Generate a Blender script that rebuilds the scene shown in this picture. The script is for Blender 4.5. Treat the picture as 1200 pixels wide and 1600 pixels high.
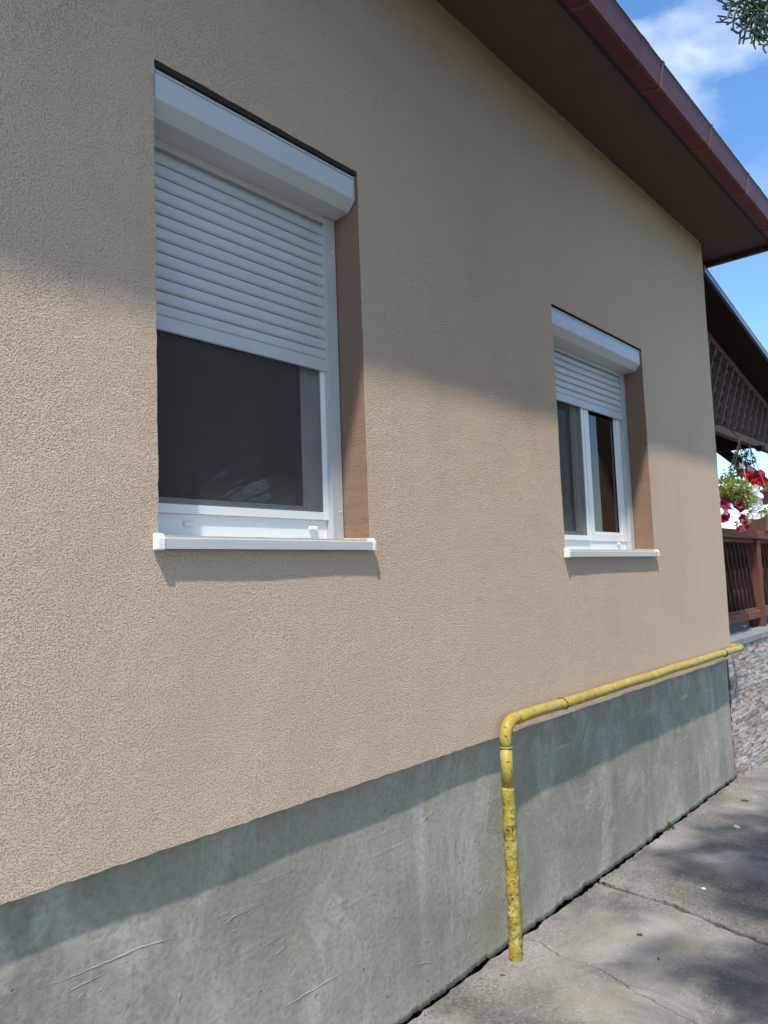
import bpy, math, random
from mathutils import Vector, Matrix, noise

for o in list(bpy.data.objects):
    bpy.data.objects.remove(o, do_unlink=True)
sc = bpy.context.scene
COL = sc.collection
rnd = random.Random(7)
V = Vector

# ------------------------------------------------------------------ camera
CAM = V((0.0, -1.82, 1.60))
CR = V((0.6557032, -0.75419145, -0.03533509))
CU = V((-0.04181568, -0.08300389, 0.99567153))
CF = V((0.7538599, 0.65138746, 0.08596294))
cd = bpy.data.cameras.new('camera')
cam = bpy.data.objects.new('camera', cd)
COL.objects.link(cam)
cam.matrix_world = Matrix(((CR.x, CU.x, -CF.x, CAM.x), (CR.y, CU.y, -CF.y, CAM.y), (CR.z, CU.z, -CF.z, CAM.z), (0, 0, 0, 1)))
cd.sensor_fit = 'VERTICAL'
cd.sensor_height = 36.0
cd.lens = 1179.18 / 1600 * 36
cd.clip_start = 0.05
cd.clip_end = 3000
sc.camera = cam
sc.render.resolution_x, sc.render.resolution_y = 768, 1024

# ------------------------------------------------------------------ sun and sky
SUN = V((1.65, 1.0, -3.33)).normalized()          # the way the light travels
elev = math.asin(-SUN.z)
azim = math.atan2(-SUN.x, -SUN.y)                # compass bearing of the sun from +Y, clockwise
sl = bpy.data.lights.new('sun', 'SUN')
sl.energy = 2.95
sl.angle = math.radians(1.3)
sl.color = (1.0, 0.94, 0.85)
so = bpy.data.objects.new('sun', sl)
COL.objects.link(so)
so.rotation_euler = SUN.to_track_quat('-Z', 'Y').to_euler()
so.location = (-8, -6, 16)

W = bpy.data.worlds.new('World')
sc.world = W
W.use_nodes = True
nt = W.node_tree
nt.nodes.clear()
out = nt.nodes.new('ShaderNodeOutputWorld')
bg = nt.nodes.new('ShaderNodeBackground')
bg.inputs['Strength'].default_value = 0.15
sky = nt.nodes.new('ShaderNodeTexSky')
sky.sky_type = 'NISHITA'
sky.sun_disc = False
sky.sun_elevation = elev
sky.sun_rotation = azim
sky.air_density = 1.0
sky.dust_density = 0.3
sky.ozone_density = 2.5
tc = nt.nodes.new('ShaderNodeTexCoord')
# thin cirrus: stretched noise over the sky direction
mp = nt.nodes.new('ShaderNodeMapping')
mp.inputs['Rotation'].default_value = (0.35, 0.2, 0.9)
mp.inputs['Location'].default_value = (0.0, 5.0, 2.0)
mp.inputs['Scale'].default_value = (1.3, 4.0, 8.0)
n1 = nt.nodes.new('ShaderNodeTexNoise')
n1.inputs['Scale'].default_value = 1.9
n1.inputs['Detail'].default_value = 5
n1.inputs['Roughness'].default_value = 0.52
n1.inputs['Distortion'].default_value = 0.25
rp = nt.nodes.new('ShaderNodeValToRGB')
rp.color_ramp.elements[0].position = 0.37
rp.color_ramp.elements[1].position = 0.70
rp.color_ramp.elements[0].color = (0, 0, 0, 1)
rp.color_ramp.elements[1].color = (0.85, 0.85, 0.85, 1)
mx = nt.nodes.new('ShaderNodeMixRGB')
mx.inputs['Color2'].default_value = (4.8, 5.2, 5.8, 1)
hs = nt.nodes.new('ShaderNodeHueSaturation')
hs.inputs['Saturation'].default_value = 1.18
sx = nt.nodes.new('ShaderNodeSeparateXYZ')
mr = nt.nodes.new('ShaderNodeMapRange')           # cirrus lies overhead, the low sky is clear
mr.inputs['From Min'].default_value = 0.36
mr.inputs['From Max'].default_value = 0.56
mm = nt.nodes.new('ShaderNodeMath')
mm.operation = 'MULTIPLY'
L = nt.links.new
L(tc.outputs['Generated'], mp.inputs['Vector'])
L(mp.outputs['Vector'], n1.inputs['Vector'])
L(n1.outputs['Fac'], rp.inputs['Fac'])
L(tc.outputs['Generated'], sx.inputs[0])
L(sx.outputs['Z'], mr.inputs['Value'])
L(rp.outputs['Color'], mm.inputs[0])
L(mr.outputs[0], mm.inputs[1])
L(mm.outputs[0], mx.inputs['Fac'])
L(sky.outputs['Color'], hs.inputs['Color'])
L(hs.outputs['Color'], mx.inputs['Color1'])
L(mx.outputs['Color'], bg.inputs['Color'])
L(bg.outputs['Background'], out.inputs['Surface'])

sc.view_settings.view_transform = 'Standard'
sc.view_settings.look = 'None'
sc.view_settings.gamma = 1.0
sc.view_settings.exposure = 0.84
sc.render.engine = 'CYCLES'
sc.cycles.max_bounces = 6
sc.cycles.diffuse_bounces = 3
sc.cycles.use_adaptive_sampling = True
sc.cycles.adaptive_threshold = 0.025
sc.cycles.glossy_bounces = 3
sc.cycles.transparent_max_bounces = 16

# ------------------------------------------------------------------ materials
class NM:
    """small helper round a material's node tree"""
    def __init__(self, name, rough=0.8, spec=0.5, metal=0.0):
        self.m = bpy.data.materials.new(name)
        self.m.use_nodes = True
        self.t = self.m.node_tree
        self.p = self.t.nodes['Principled BSDF']
        self.p.inputs['Roughness'].default_value = rough
        self.p.inputs['Specular IOR Level'].default_value = spec
        self.p.inputs['Metallic'].default_value = metal
    def n(self, typ, **kw):
        nd = self.t.nodes.new(typ)
        for k, v in kw.items():
            if k in nd.inputs: nd.inputs[k].default_value = v
            else: setattr(nd, k, v)
        return nd
    def l(self, a, b): self.t.links.new(a, b)
    def pos(self, scale=(1, 1, 1), rot=(0, 0, 0)):
        g = self.n('ShaderNodeNewGeometry')
        mpn = self.n('ShaderNodeMapping')
        mpn.inputs['Scale'].default_value = scale
        mpn.inputs['Rotation'].default_value = rot
        self.l(g.outputs['Position'], mpn.inputs['Vector'])
        return mpn.outputs['Vector']
    def noise(self, scale, detail=4, rough=0.55, vec=None, dist=0.0):
        nd = self.n('ShaderNodeTexNoise', Scale=scale, Detail=detail, Roughness=rough, Distortion=dist)
        self.l(vec if vec is not None else self.pos(), nd.inputs['Vector'])
        return nd.outputs['Fac']
    def ramp(self, fac, stops, interp='LINEAR'):
        r = self.n('ShaderNodeValToRGB')
        r.color_ramp.interpolation = interp
        e = r.color_ramp.elements
        while len(e) < len(stops): e.new(0.5)
        for el, (p, c) in zip(e, stops):
            el.position = p
            el.color = (*c, 1) if hasattr(c, '__len__') else (c, c, c, 1)
        self.l(fac, r.inputs['Fac'])
        return r.outputs['Color']
    def mix(self, fac, a, b, mode='MIX'):
        nd = self.n('ShaderNodeMixRGB', blend_type=mode)
        for s, v in (('Fac', fac), ('Color1', a), ('Color2', b)):
            if hasattr(v, 'is_linked') or hasattr(v, 'links'): self.l(v, nd.inputs[s])
            elif s == 'Fac': nd.inputs[s].default_value = v
            else: nd.inputs[s].default_value = (*v, 1) if hasattr(v, '__len__') else (v, v, v, 1)
        return nd.outputs['Color']
    def math(self, op, a, b=None):
        nd = self.n('ShaderNodeMath', operation=op)
        for i, v in enumerate((a, b)):
            if v is None: continue
            if hasattr(v, 'links'): self.l(v, nd.inputs[i])
            else: nd.inputs[i].default_value = v
        return nd.outputs[0]
    def base(self, c):
        if hasattr(c, 'links'): self.l(c, self.p.inputs['Base Color'])
        else: self.p.inputs['Base Color'].default_value = (*c, 1)
        return self
    def bump(self, h, dist=0.002, strength=1.0, prev=None):
        b = self.n('ShaderNodeBump', Strength=strength, Distance=dist)
        self.l(h, b.inputs['Height'])
        if prev is not None: self.l(prev, b.inputs['Normal'])
        self.l(b.outputs['Normal'], self.p.inputs['Normal'])
        return b.outputs['Normal']

def plain(name, col, rough=0.6, spec=0.5, metal=0.0, var=0.12, vs=9.0, bump=0.0, bs=60):
    m = NM(name, rough, spec, metal)
    f = m.noise(vs, 5)
    a = tuple(c * (1 - var) for c in col)
    b = tuple(min(1, c * (1 + var)) for c in col)
    m.base(m.ramp(f, [(0.3, a), (0.7, b)]))
    if bump: m.bump(m.noise(bs, 3), bump)
    return m.m

def plaster(name, col):
    m = NM(name, 0.95, 0.15)
    P = m.pos()
    big = m.noise(1.3, 3, vec=P)
    streak = m.noise(5.0, 3, vec=m.pos((1.0, 1.0, 0.16)))
    grain = m.noise(300, 2, 0.6, vec=P)
    pit = m.ramp(m.noise(205, 2, 0.55, vec=P), [(0.37, 0.0), (0.48, 1.0)])
    v = m.n('ShaderNodeTexVoronoi', Scale=230.0, Randomness=1.0)
    m.l(P, v.inputs['Vector'])
    c = m.mix(m.ramp(big, [(0.32, 0.0), (0.7, 1.0)]), tuple(x * 0.95 for x in col), tuple(min(1, x * 1.04) for x in col))
    c = m.mix(m.ramp(streak, [(0.42, 0.0), (0.72, 0.22)]), c, tuple(x * 0.80 for x in col))
    c = m.mix(m.ramp(pit, [(0.0, 0.42), (0.8, 0.0)]), c, tuple(x * 0.42 for x in col))  # pits darkened in the colour, standing for the shade inside them
    m.base(c)
    h = m.math('ADD', grain, m.math('MULTIPLY', v.outputs['Distance'], 0.35))
    h = m.math('ADD', m.math('MULTIPLY', h, 0.85), m.math('MULTIPLY', pit, 0.40))
    m.bump(h, 0.0048, 1.0)
    return m.m

M = {}
M['plaster'] = plaster('beige_plaster', (0.64, 0.482, 0.360))
M['reveal'] = plaster('brown_plaster', (0.345, 0.215, 0.145))

def cement():
    m = NM('cement_render', 0.85, 0.3)
    P = m.pos()
    big = m.noise(1.7, 4, 0.62, vec=P, dist=0.6)
    c = m.ramp(big, [(0.28, (0.225, 0.212, 0.162)), (0.5, (0.285, 0.268, 0.204)), (0.74, (0.335, 0.320, 0.256))])
    sm = m.noise(2.6, 4, 0.66, vec=m.pos((1.0, 1, 0.7), (0, 0.5, 0)), dist=1.4)
    c = m.mix(m.ramp(sm, [(0.50, 0.0), (0.66, 0.8)]), c, (0.41, 0.393, 0.322))
    dr = m.noise(8.0, 3, 0.6, vec=m.pos((1.0, 1, 0.07)))
    drm = m.noise(1.3, 2, vec=m.pos((1, 1, 0.6)))
    k = m.math('MULTIPLY', m.ramp(dr, [(0.58, 0.0), (0.76, 0.7)]), m.ramp(drm, [(0.44, 0.0), (0.6, 1.0)]))
    c = m.mix(k, c, (0.44, 0.44, 0.40))
    dk = m.noise(3.1, 3, 0.65, vec=m.pos((1.0, 1, 0.45), (0, 0, 2.0)))
    c = m.mix(m.ramp(dk, [(0.54, 0.0), (0.74, 0.5)]), c, (0.15, 0.138, 0.098))
    fine = m.noise(55, 2, 0.65, vec=P)
    c = m.mix(m.ramp(fine, [(0.3, 0.35), (0.55, 0.0)]), c, (0.12, 0.12, 0.10))
    # long trowel strokes rising to the right
    tw = m.noise(1.0, 3, 0.55, vec=m.pos((2.2, 2.2, 26.0), (0, 0.42, 0)))
    tm = m.ramp(m.noise(2.3, 2, vec=P), [(0.46, 0.0), (0.62, 1.0)])
    tw2 = m.noise(1.0, 3, 0.55, vec=m.pos((34.0, 2.2, 2.6), (0, -0.15, 0)))
    st = m.math('MULTIPLY', m.ramp(tw, [(0.57, 0.0), (0.63, 1.0)]), tm)
    st2 = m.math('MULTIPLY', m.ramp(tw2, [(0.62, 0.0), (0.67, 1.0)]), m.math('SUBTRACT', 1.0, tm))
    pit = m.n('ShaderNodeTexVoronoi', Scale=15.0)
    m.l(P, pit.inputs['Vector'])
    pits = m.ramp(pit.outputs['Distance'], [(0.04, 1.0), (0.075, 0.0)])
    c = m.mix(m.math('MULTIPLY', st, 0.08), c, (0.34, 0.34, 0.31))
    c = m.mix(m.math('MULTIPLY', st2, 0.15), c, (0.40, 0.40, 0.37))
    c = m.mix(m.math('MULTIPLY', pits, 0.6), c, (0.06, 0.06, 0.05))
    m.base(c)
    h = m.math('ADD', m.math('MULTIPLY', sm, 0.9), m.math('MULTIPLY', st, 0.12))
    h = m.math('ADD', h, m.math('MULTIPLY', st2, 0.06))
    h = m.math('ADD', h, m.math('MULTIPLY', fine, 0.32))
    h = m.math('SUBTRACT', h, m.math('MULTIPLY', pits, 0.5))
    m.bump(h, 0.0065, 0.9)
    return m.m
M['cement'] = cement()

def pavement():
    m = NM('worn_concrete', 0.92, 0.2)
    P = m.pos()
    big = m.noise(1.9, 4, 0.65, vec=P, dist=0.4)
    c = m.ramp(big, [(0.3, (0.145, 0.135, 0.120)), (0.5, (0.235, 0.220, 0.198)), (0.72, (0.33, 0.308, 0.278))])
    st = m.noise(2.3, 4, 0.68, vec=m.pos((1.0, 1.0, 1.0), (0, 0, 0.6)), dist=0.8)
    c = m.mix(m.ramp(st, [(0.48, 0.0), (0.68, 0.75)]), c, (0.10, 0.092, 0.082))
    ms = m.noise(3.4, 4, 0.6, vec=m.pos((1, 1, 1), (0, 0, 2.2)))
    c = m.mix(m.ramp(ms, [(0.54, 0.0), (0.70, 0.6)]), c, (0.215, 0.20, 0.115))
    gr = m.n('ShaderNodeTexVoronoi', Scale=62.0)
    m.l(P, gr.inputs['Vector'])
    area = m.ramp(m.noise(2.2, 3, vec=P), [(0.38, 0.15), (0.56, 1.0)])
    peb = m.math('MULTIPLY', m.ramp(gr.outputs['Distance'], [(0.17, 1.0), (0.25, 0.0)]), area)
    c = m.mix(m.math('MULTIPLY', peb, m.ramp(gr.outputs['Color'], [(0.2, 0.1), (0.9, 0.9)])), c, (0.46, 0.43, 0.39))
    fine = m.noise(60, 4, 0.78, vec=P)
    rgh = m.ramp(m.noise(1.4, 4, 0.6, vec=m.pos((1, 1, 1), (0, 0, 1.1))), [(0.40, 0.12), (0.60, 1.0)])
    c = m.mix(m.math('MULTIPLY', rgh, m.ramp(fine, [(0.36, 0.8), (0.54, 0.0)])), c, (0.075, 0.069, 0.061))
    c = m.mix(m.ramp(fine, [(0.60, 0.0), (0.70, 0.55)]), c, (0.42, 0.40, 0.37))
    m.base(c)
    h = m.math('ADD', m.math('MULTIPLY', big, 4.0), m.math('MULTIPLY', peb, 0.35))
    h = m.math('ADD', h, m.math('MULTIPLY', m.math('MULTIPLY', fine, rgh), 1.5))
    m.bump(h, 0.006, 0.9)
    return m.m
M['pave'] = pavement()
M['soil'] = plain('dark_soil', (0.035, 0.030, 0.024), 1.0, 0.1, var=0.4, vs=40, bump=0.02, bs=50)
M['ground'] = plain('dry_grass_ground', (0.085, 0.095, 0.045), 1.0, 0.1, var=0.35, vs=3, bump=0.03, bs=20)
M['shutter'] = plain('white_shutter_metal', (0.51, 0.535, 0.56), 0.42, 0.5, var=0.03, vs=5)
M['pvc'] = plain('white_pvc', (0.80, 0.81, 0.80), 0.35, 0.5, var=0.03, vs=7)
M['alu'] = plain('grey_white_metal', (0.47, 0.485, 0.50), 0.4, 0.5, var=0.04, vs=8)
M['ivory'] = plain('ivory_plastic', (0.72, 0.69, 0.56), 0.45, 0.5, var=0.06, vs=30)
M['rubber'] = plain('black_rubber', (0.02, 0.02, 0.02), 0.7)
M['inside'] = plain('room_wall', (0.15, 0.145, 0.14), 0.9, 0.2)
M['curtain'] = plain('sheer_curtain', (0.55, 0.53, 0.52), 0.9, 0.1, var=0.25, vs=16)
M['strap'] = plain('pale_plastic', (0.5, 0.5, 0.48), 0.5)

def soffit_mat():
    m = NM('brown_soffit', 0.8, 0.2)
    f = m.noise(2.0, 5)
    m.base(m.ramp(f, [(0.3, (0.090, 0.060, 0.049)), (0.7, (0.112, 0.078, 0.063))]))
    m.bump(m.noise(150, 2), 0.0015)
    return m.m
M['soffit'] = soffit_mat()
def maroon():
    m = NM('maroon_coated_metal', 0.5, 0.3)
    f = m.noise(5, 5)
    c = m.ramp(f, [(0.3, (0.105, 0.024, 0.027)), (0.7, (0.135, 0.034, 0.036))])
    d = m.noise(24, 5, 0.6, vec=m.pos((0.5, 1, 1)))
    c = m.mix(m.ramp(d, [(0.58, 0.0), (0.8, 0.25)]), c, (0.19, 0.14, 0.13))
    m.base(c)
    m.bump(m.noise(14, 2), 0.0015, 0.5)
    return m.m
M['maroon'] = maroon()
M['verge'] = plain('dark_brown_verge', (0.055, 0.034, 0.032), 0.6)
M['bracket'] = plain('rusty_maroon_strap', (0.15, 0.055, 0.045), 0.5)
M['tile'] = plain('roof_tile', (0.17, 0.06, 0.05), 0.8, var=0.2)
M['dark'] = plain('dark_board_and_shade', (0.022, 0.017, 0.016), 0.85)

def yellow(name, wrapped):
    m = NM(name, 0.5, 0.45)
    f = m.noise(7, 4)
    c = m.ramp(f, [(0.3, (0.34, 0.250, 0.030)), (0.7, (0.44, 0.335, 0.055))])
    if wrapped:
        w = m.noise(30, 5, 0.7, vec=m.pos((1.0, 1.0, 1.7), (0.5, 0.3, 0)), dist=1.5)
        c = m.mix(m.ramp(w, [(0.52, 0.0), (0.62, 0.9)]), c, (0.075, 0.052, 0.022))
        lo = m.noise(14, 4)
        c = m.mix(m.ramp(lo, [(0.58, 0.0), (0.7, 0.6)]), c, (0.36, 0.34, 0.27))
    else:
        w = m.noise(34, 4, 0.7, vec=m.pos((1.0, 1.0, 1.4), (0.5, 0.3, 0)), dist=1.2)
        c = m.mix(m.ramp(w, [(0.60, 0.0), (0.68, 0.7)]), c, (0.16, 0.10, 0.03))
    d = m.noise(38, 4, 0.7)
    c = m.mix(m.ramp(d, [(0.60, 0.0), (0.64, 1.0)]), c, (0.13, 0.07, 0.03))
    d2 = m.noise(30, 4, 0.7, vec=m.pos((1, 1, 1), (1, 2, 0.4)))
    c = m.mix(m.ramp(d2, [(0.56, 0.0), (0.66, 0.75)]), c, (0.52, 0.45, 0.24))
    m.base(c)
    m.bump(m.noise(45, 4, 0.6), 0.007 if wrapped else 0.0015, 0.9)
    return m.m
M['yellow'] = yellow('yellow_paint', False)
M['wrap'] = yellow('yellow_wrapped_paint', True)
M['rust'] = plain('rusty_wire', (0.10, 0.055, 0.03), 0.8)

def wood(name, a, b, stretch=(12, 12, 1)):
    m = NM(name, 0.8, 0.15)
    f = m.noise(4, 5, 0.6, vec=m.pos(stretch))
    m.base(m.ramp(f, [(0.3, a), (0.7, b)]))
    m.bump(f, 0.002, 0.6)
    return m.m
M['wood_v'] = wood('red_brown_wood', (0.115, 0.042, 0.026), (0.185, 0.075, 0.046))
M['wood_h'] = wood('red_brown_rail_wood', (0.13, 0.052, 0.034), (0.20, 0.090, 0.062), (1, 12, 12))
M['wood_d'] = wood('dark_brown_wood', (0.13, 0.080, 0.072), (0.20, 0.130, 0.118), (6, 6, 6))
M['wood_u2'] = wood('dark_baluster_wood', (0.045, 0.023, 0.018), (0.085, 0.046, 0.037))
M['wood_u'] = wood('dark_roof_boards', (0.012, 0.008, 0.007), (0.026, 0.017, 0.014), (1, 10, 10))

def stone_mat():
    m = NM('split_face_stone', 0.85, 0.25)
    oi = m.n('ShaderNodeObjectInfo')
    c = m.ramp(oi.outputs['Random'], [(0.0, (0.40, 0.35, 0.315)), (0.28, (0.27, 0.24, 0.225)), (0.5, (0.46, 0.40, 0.35)), (0.68, (0.32, 0.20, 0.155)), (0.80, (0.24, 0.14, 0.10)), (0.9, (0.36, 0.32, 0.25)), (0.97, (0.5, 0.48, 0.46))], 'CONSTANT')
    f = m.noise(30, 5, 0.65)
    c = m.mix(m.ramp(f, [(0.35, 0.0), (0.65, 0.55)]), c, (0.42, 0.375, 0.345))
    f2 = m.noise(55, 4, 0.65)
    c = m.mix(m.ramp(f2, [(0.56, 0.0), (0.68, 0.6)]), c, (0.17, 0.13, 0.115))
    m.base(c)
    m.bump(m.noise(45, 4, 0.65), 0.008, 1.0)
    return m.m
M['stone'] = stone_mat()
M['grout'] = plain('grey_grout', (0.22, 0.215, 0.21), 0.95, 0.2, bump=0.004)
M['slab'] = plain('grey_floor_slab', (0.22, 0.225, 0.225), 0.8, 0.3, var=0.2, vs=6, bump=0.002)
M['drip'] = plain('blue_grey_edge_metal', (0.16, 0.19, 0.23), 0.3, 0.5, 0.6)
M['rope'] = plain('hemp_rope', (0.30, 0.22, 0.15), 0.95, 0.1)
M['pot'] = plain('brown_plastic_pot', (0.13, 0.055, 0.036), 0.5)

def leafm(name, a, b, trans=0.25):
    m = NM(name, 0.55, 0.35)
    f = m.noise(35, 2)
    m.base(m.ramp(f, [(0.3, a), (0.7, b)]))
    m.p.inputs['Transmission Weight'].default_value = 0.0
    try:
        m.p.inputs['Subsurface Weight'].default_value = 0.0
    except Exception: pass
    t = m.n('ShaderNodeBsdfTranslucent')
    t.inputs['Color'].default_value = (*[min(1, x * 1.6) for x in b], 1)
    mxs = m.n('ShaderNodeMixShader', Fac=trans)
    o = m.t.nodes['Material Output']
    m.l(m.p.outputs[0], mxs.inputs[1]); m.l(t.outputs[0], mxs.inputs[2]); m.l(mxs.outputs[0], o.inputs['Surface'])
    return m.m
M['thuja'] = leafm('thuja_scale_leaf', (0.012, 0.028, 0.012), (0.032, 0.060, 0.022), 0.12)
M['bark'] = plain('fibrous_bark', (0.11, 0.075, 0.052), 0.95, 0.1, var=0.35, vs=25, bump=0.01)
M['lime'] = leafm('lime_leaf', (0.12, 0.165, 0.025), (0.28, 0.33, 0.055))
M['green'] = leafm('green_leaf', (0.035, 0.075, 0.02), (0.09, 0.15, 0.04))
M['white_petal'] = leafm('white_petal', (0.72, 0.74, 0.76), (0.82, 0.82, 0.82), 0.3)
M['magenta_petal'] = leafm('magenta_petal', (0.22, 0.006, 0.06), (0.34, 0.012, 0.10), 0.3)
M['red_petal'] = leafm('red_petal', (0.40, 0.006, 0.012), (0.55, 0.015, 0.022), 0.3)
M['far_wall'] = plain('pale_far_wall', (0.5, 0.47, 0.42), 0.9)
M['far_roof'] = plain('far_red_tiles', (0.33, 0.10, 0.085), 0.85, var=0.25, vs=6)
M['gritm'] = plain('grey_grit', (0.22, 0.205, 0.18), 0.9, var=0.8, vs=220)
M['chip'] = plain('white_paint_chip', (0.75, 0.73, 0.68), 0.7)
M['deadleaf'] = plain('dry_brown_leaf', (0.075, 0.045, 0.025), 0.9, var=0.3)

def glass():
    m = NM('window_glass')
    t = m.t
    fr = m.n('ShaderNodeFresnel', IOR=1.52)
    tr = m.n('ShaderNodeBsdfTransparent')
    tr.inputs['Color'].default_value = (0.80, 0.84, 0.84, 1)
    gl = m.n('ShaderNodeBsdfGlossy', Roughness=0.0)
    mxs = m.n('ShaderNodeMixShader')
    f2 = m.math('MULTIPLY', fr.outputs[0], 1.25)
    m.l(f2, mxs.inputs['Fac'])
    m.l(tr.outputs[0], mxs.inputs[1]); m.l(gl.outputs[0], mxs.inputs[2])
    m.l(mxs.outputs[0], t.nodes['Material Output'].inputs['Surface'])
    return m.m
M['glass'] = glass()
def screen():
    m = NM('insect_screen')
    tr = m.n('ShaderNodeBsdfTransparent')
    d = m.n('ShaderNodeBsdfDiffuse')
    d.inputs['Color'].default_value = (0.12, 0.115, 0.110, 1)
    mxs = m.n('ShaderNodeMixShader')
    f = m.noise(5, 3)
    m.l(m.ramp(f, [(0.3, 0.32), (0.7, 0.38)]), mxs.inputs['Fac'])
    m.l(tr.outputs[0], mxs.inputs[1]); m.l(d.outputs[0], mxs.inputs[2])
    m.l(mxs.outputs[0], m.t.nodes['Material Output'].inputs['Surface'])
    return m.m
M['screen'] = screen()

# ------------------------------------------------------------------ mesh helpers
WORLD = {}     # object name -> world location of its origin
class MB:
    def __init__(self): self.v = []; self.f = []; self.mi = []; self.cur = 0
    def face(self, idx): self.f.append(tuple(idx)); self.mi.append(self.cur)
    def poly(self, pts):
        b = len(self.v); self.v += [V(p) for p in pts]; self.face(range(b, b + len(pts)))
    def box(self, x0, x1, y0, y1, z0, z1):
        b = len(self.v)
        self.v += [V((x, y, z)) for z in (z0, z1) for y in (y0, y1) for x in (x0, x1)]
        for q in ((0, 2, 3, 1), (4, 5, 7, 6), (0, 1, 5, 4), (2, 6, 7, 3), (0, 4, 6, 2), (1, 3, 7, 5)):
            self.face([b + i for i in q])
        return self
    def bar(self, p, q, w, h, up=(0, 0, 1)):
        """a beam of width w and height h from p to q"""
        p, q = V(p), V(q); d = (q - p).normalized(); s = d.cross(V(up)).normalized(); u = s.cross(d)
        b = len(self.v)
        for c in (p, q):
            for a, e in ((-1, -1), (1, -1), (1, 1), (-1, 1)): self.v.append(c + s * a * w / 2 + u * e * h / 2)
        for i in range(4): self.face((b + i, b + (i + 1) % 4, b + 4 + (i + 1) % 4, b + 4 + i))
        self.face((b + 3, b + 2, b + 1, b)); self.face((b + 4, b + 5, b + 6, b + 7))
        return self
    def prism_x(self, prof, x0, x1):
        """profile of (y, z) points, counter-clockwise seen from +x, swept along x"""
        n = len(prof); b = len(self.v)
        self.v += [V((x0, y, z)) for y, z in prof] + [V((x1, y, z)) for y, z in prof]
        for i in range(n): j = (i + 1) % n; self.face((b + i, b + j, b + n + j, b + n + i))
        self.face([b + i for i in reversed(range(n))]); self.face([b + n + i for i in range(n)])
        return self
    def tube(self, path, r, seg=12, caps=True, wob=0.0):
        path = [V(p) for p in path]; n = len(path)
        rs = r if hasattr(r, '__len__') else [r] * n
        b = len(self.v); prev = None
        for i, p in enumerate(path):
            d = (path[min(i + 1, n - 1)] - path[max(i - 1, 0)]).normalized()
            if prev is None:
                a = V((0, 0, 1)) if abs(d.z) < 0.9 else V((1, 0, 0)); s = d.cross(a).normalized()
            else: s = (prev - d * prev.dot(d)).normalized()
            prev = s; u = d.cross(s)
            for k in range(seg):
                t = 2 * math.pi * k / seg
                e = s * math.cos(t) + u * math.sin(t)
                rr = rs[i]
                if wob: rr *= 1 + wob * noise.noise((p + e * rr) * 45)
                self.v.append(p + e * rr)
        for i in range(n - 1):
            for k in range(seg):
                k2 = (k + 1) % seg
                self.face((b + i * seg + k, b + i * seg + k2, b + (i + 1) * seg + k2, b + (i + 1) * seg + k))
        if caps:
            self.face([b + k for k in reversed(range(seg))]); self.face([b + (n - 1) * seg + k for k in range(seg)])
        return self
    def mesh(self, name, mats, org=V((0, 0, 0)), smooth=False):
        me = bpy.data.meshes.new(name)
        me.from_pydata([tuple(p - org) for p in self.v], [], self.f)
        for m in (mats if isinstance(mats, (list, tuple)) else [mats]): me.materials.append(m)
        if any(self.mi): me.polygons.foreach_set('material_index', self.mi)
        if smooth: me.polygons.foreach_set('use_smooth', [True] * len(me.polygons))
        me.update()
        return me
    def build(self, name, mat, parent=None, smooth=False, bevel=0.0, org=None):
        if org is None:
            lo = V((min(p.x for p in self.v), min(p.y for p in self.v), min(p.z for p in self.v)))
            hi = V((max(p.x for p in self.v), max(p.y for p in self.v), max(p.z for p in self.v)))
            org = V(((lo.x + hi.x) / 2, (lo.y + hi.y) / 2, lo.z))
        org = V(org)
        o = put(name, self.mesh(name, mat, org, smooth), org, parent)
        if bevel:
            b = o.modifiers.new('bevel', 'BEVEL'); b.width = bevel; b.segments = 2; b.limit_method = 'ANGLE'; b.angle_limit = math.radians(40)
        return o
def put(name, me, loc, parent=None):
    o = bpy.data.objects.new(name, me); COL.objects.link(o)
    loc = V(loc)
    if parent: o.parent = parent; o.location = loc - WORLD[parent.name]
    else: o.location = loc
    WORLD[o.name] = loc
    return o
def tag(o, label=None, cat=None, group=None, kind=None):
    if label: o['label'] = label
    if cat: o['category'] = cat
    if group: o['group'] = group
    if kind: o['kind'] = kind
    return o
def empty(name, loc, parent=None):
    o = put(name, None, loc, parent); o.empty_display_size = 0.1
    return o
def jit(x, z, a=0.0016, s=26.0):
    p = V((x * s, 3.7, z * s)); return a * noise.noise(p) * 1.6, a * noise.noise(p + V((9.1, 5.2, 1.3))) * 1.6

# ------------------------------------------------------------------ ground and pavement
g = MB(); g.poly([(-400, -400, -0.12), (400, -400, -0.12), (400, 400, -0.12), (-400, 400, -0.12)])
tag(g.build('ground', M['ground'], org=(0, 0, -0.12)), kind='structure')
g = MB(); g.poly([(-6, -6, -0.075), (14, -6, -0.075), (14, 0.4, -0.075), (-6, 0.4, -0.075)])
tag(g.build('soil_bed', M['soil'], org=(0, -3, -0.075)), kind='structure')

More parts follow.
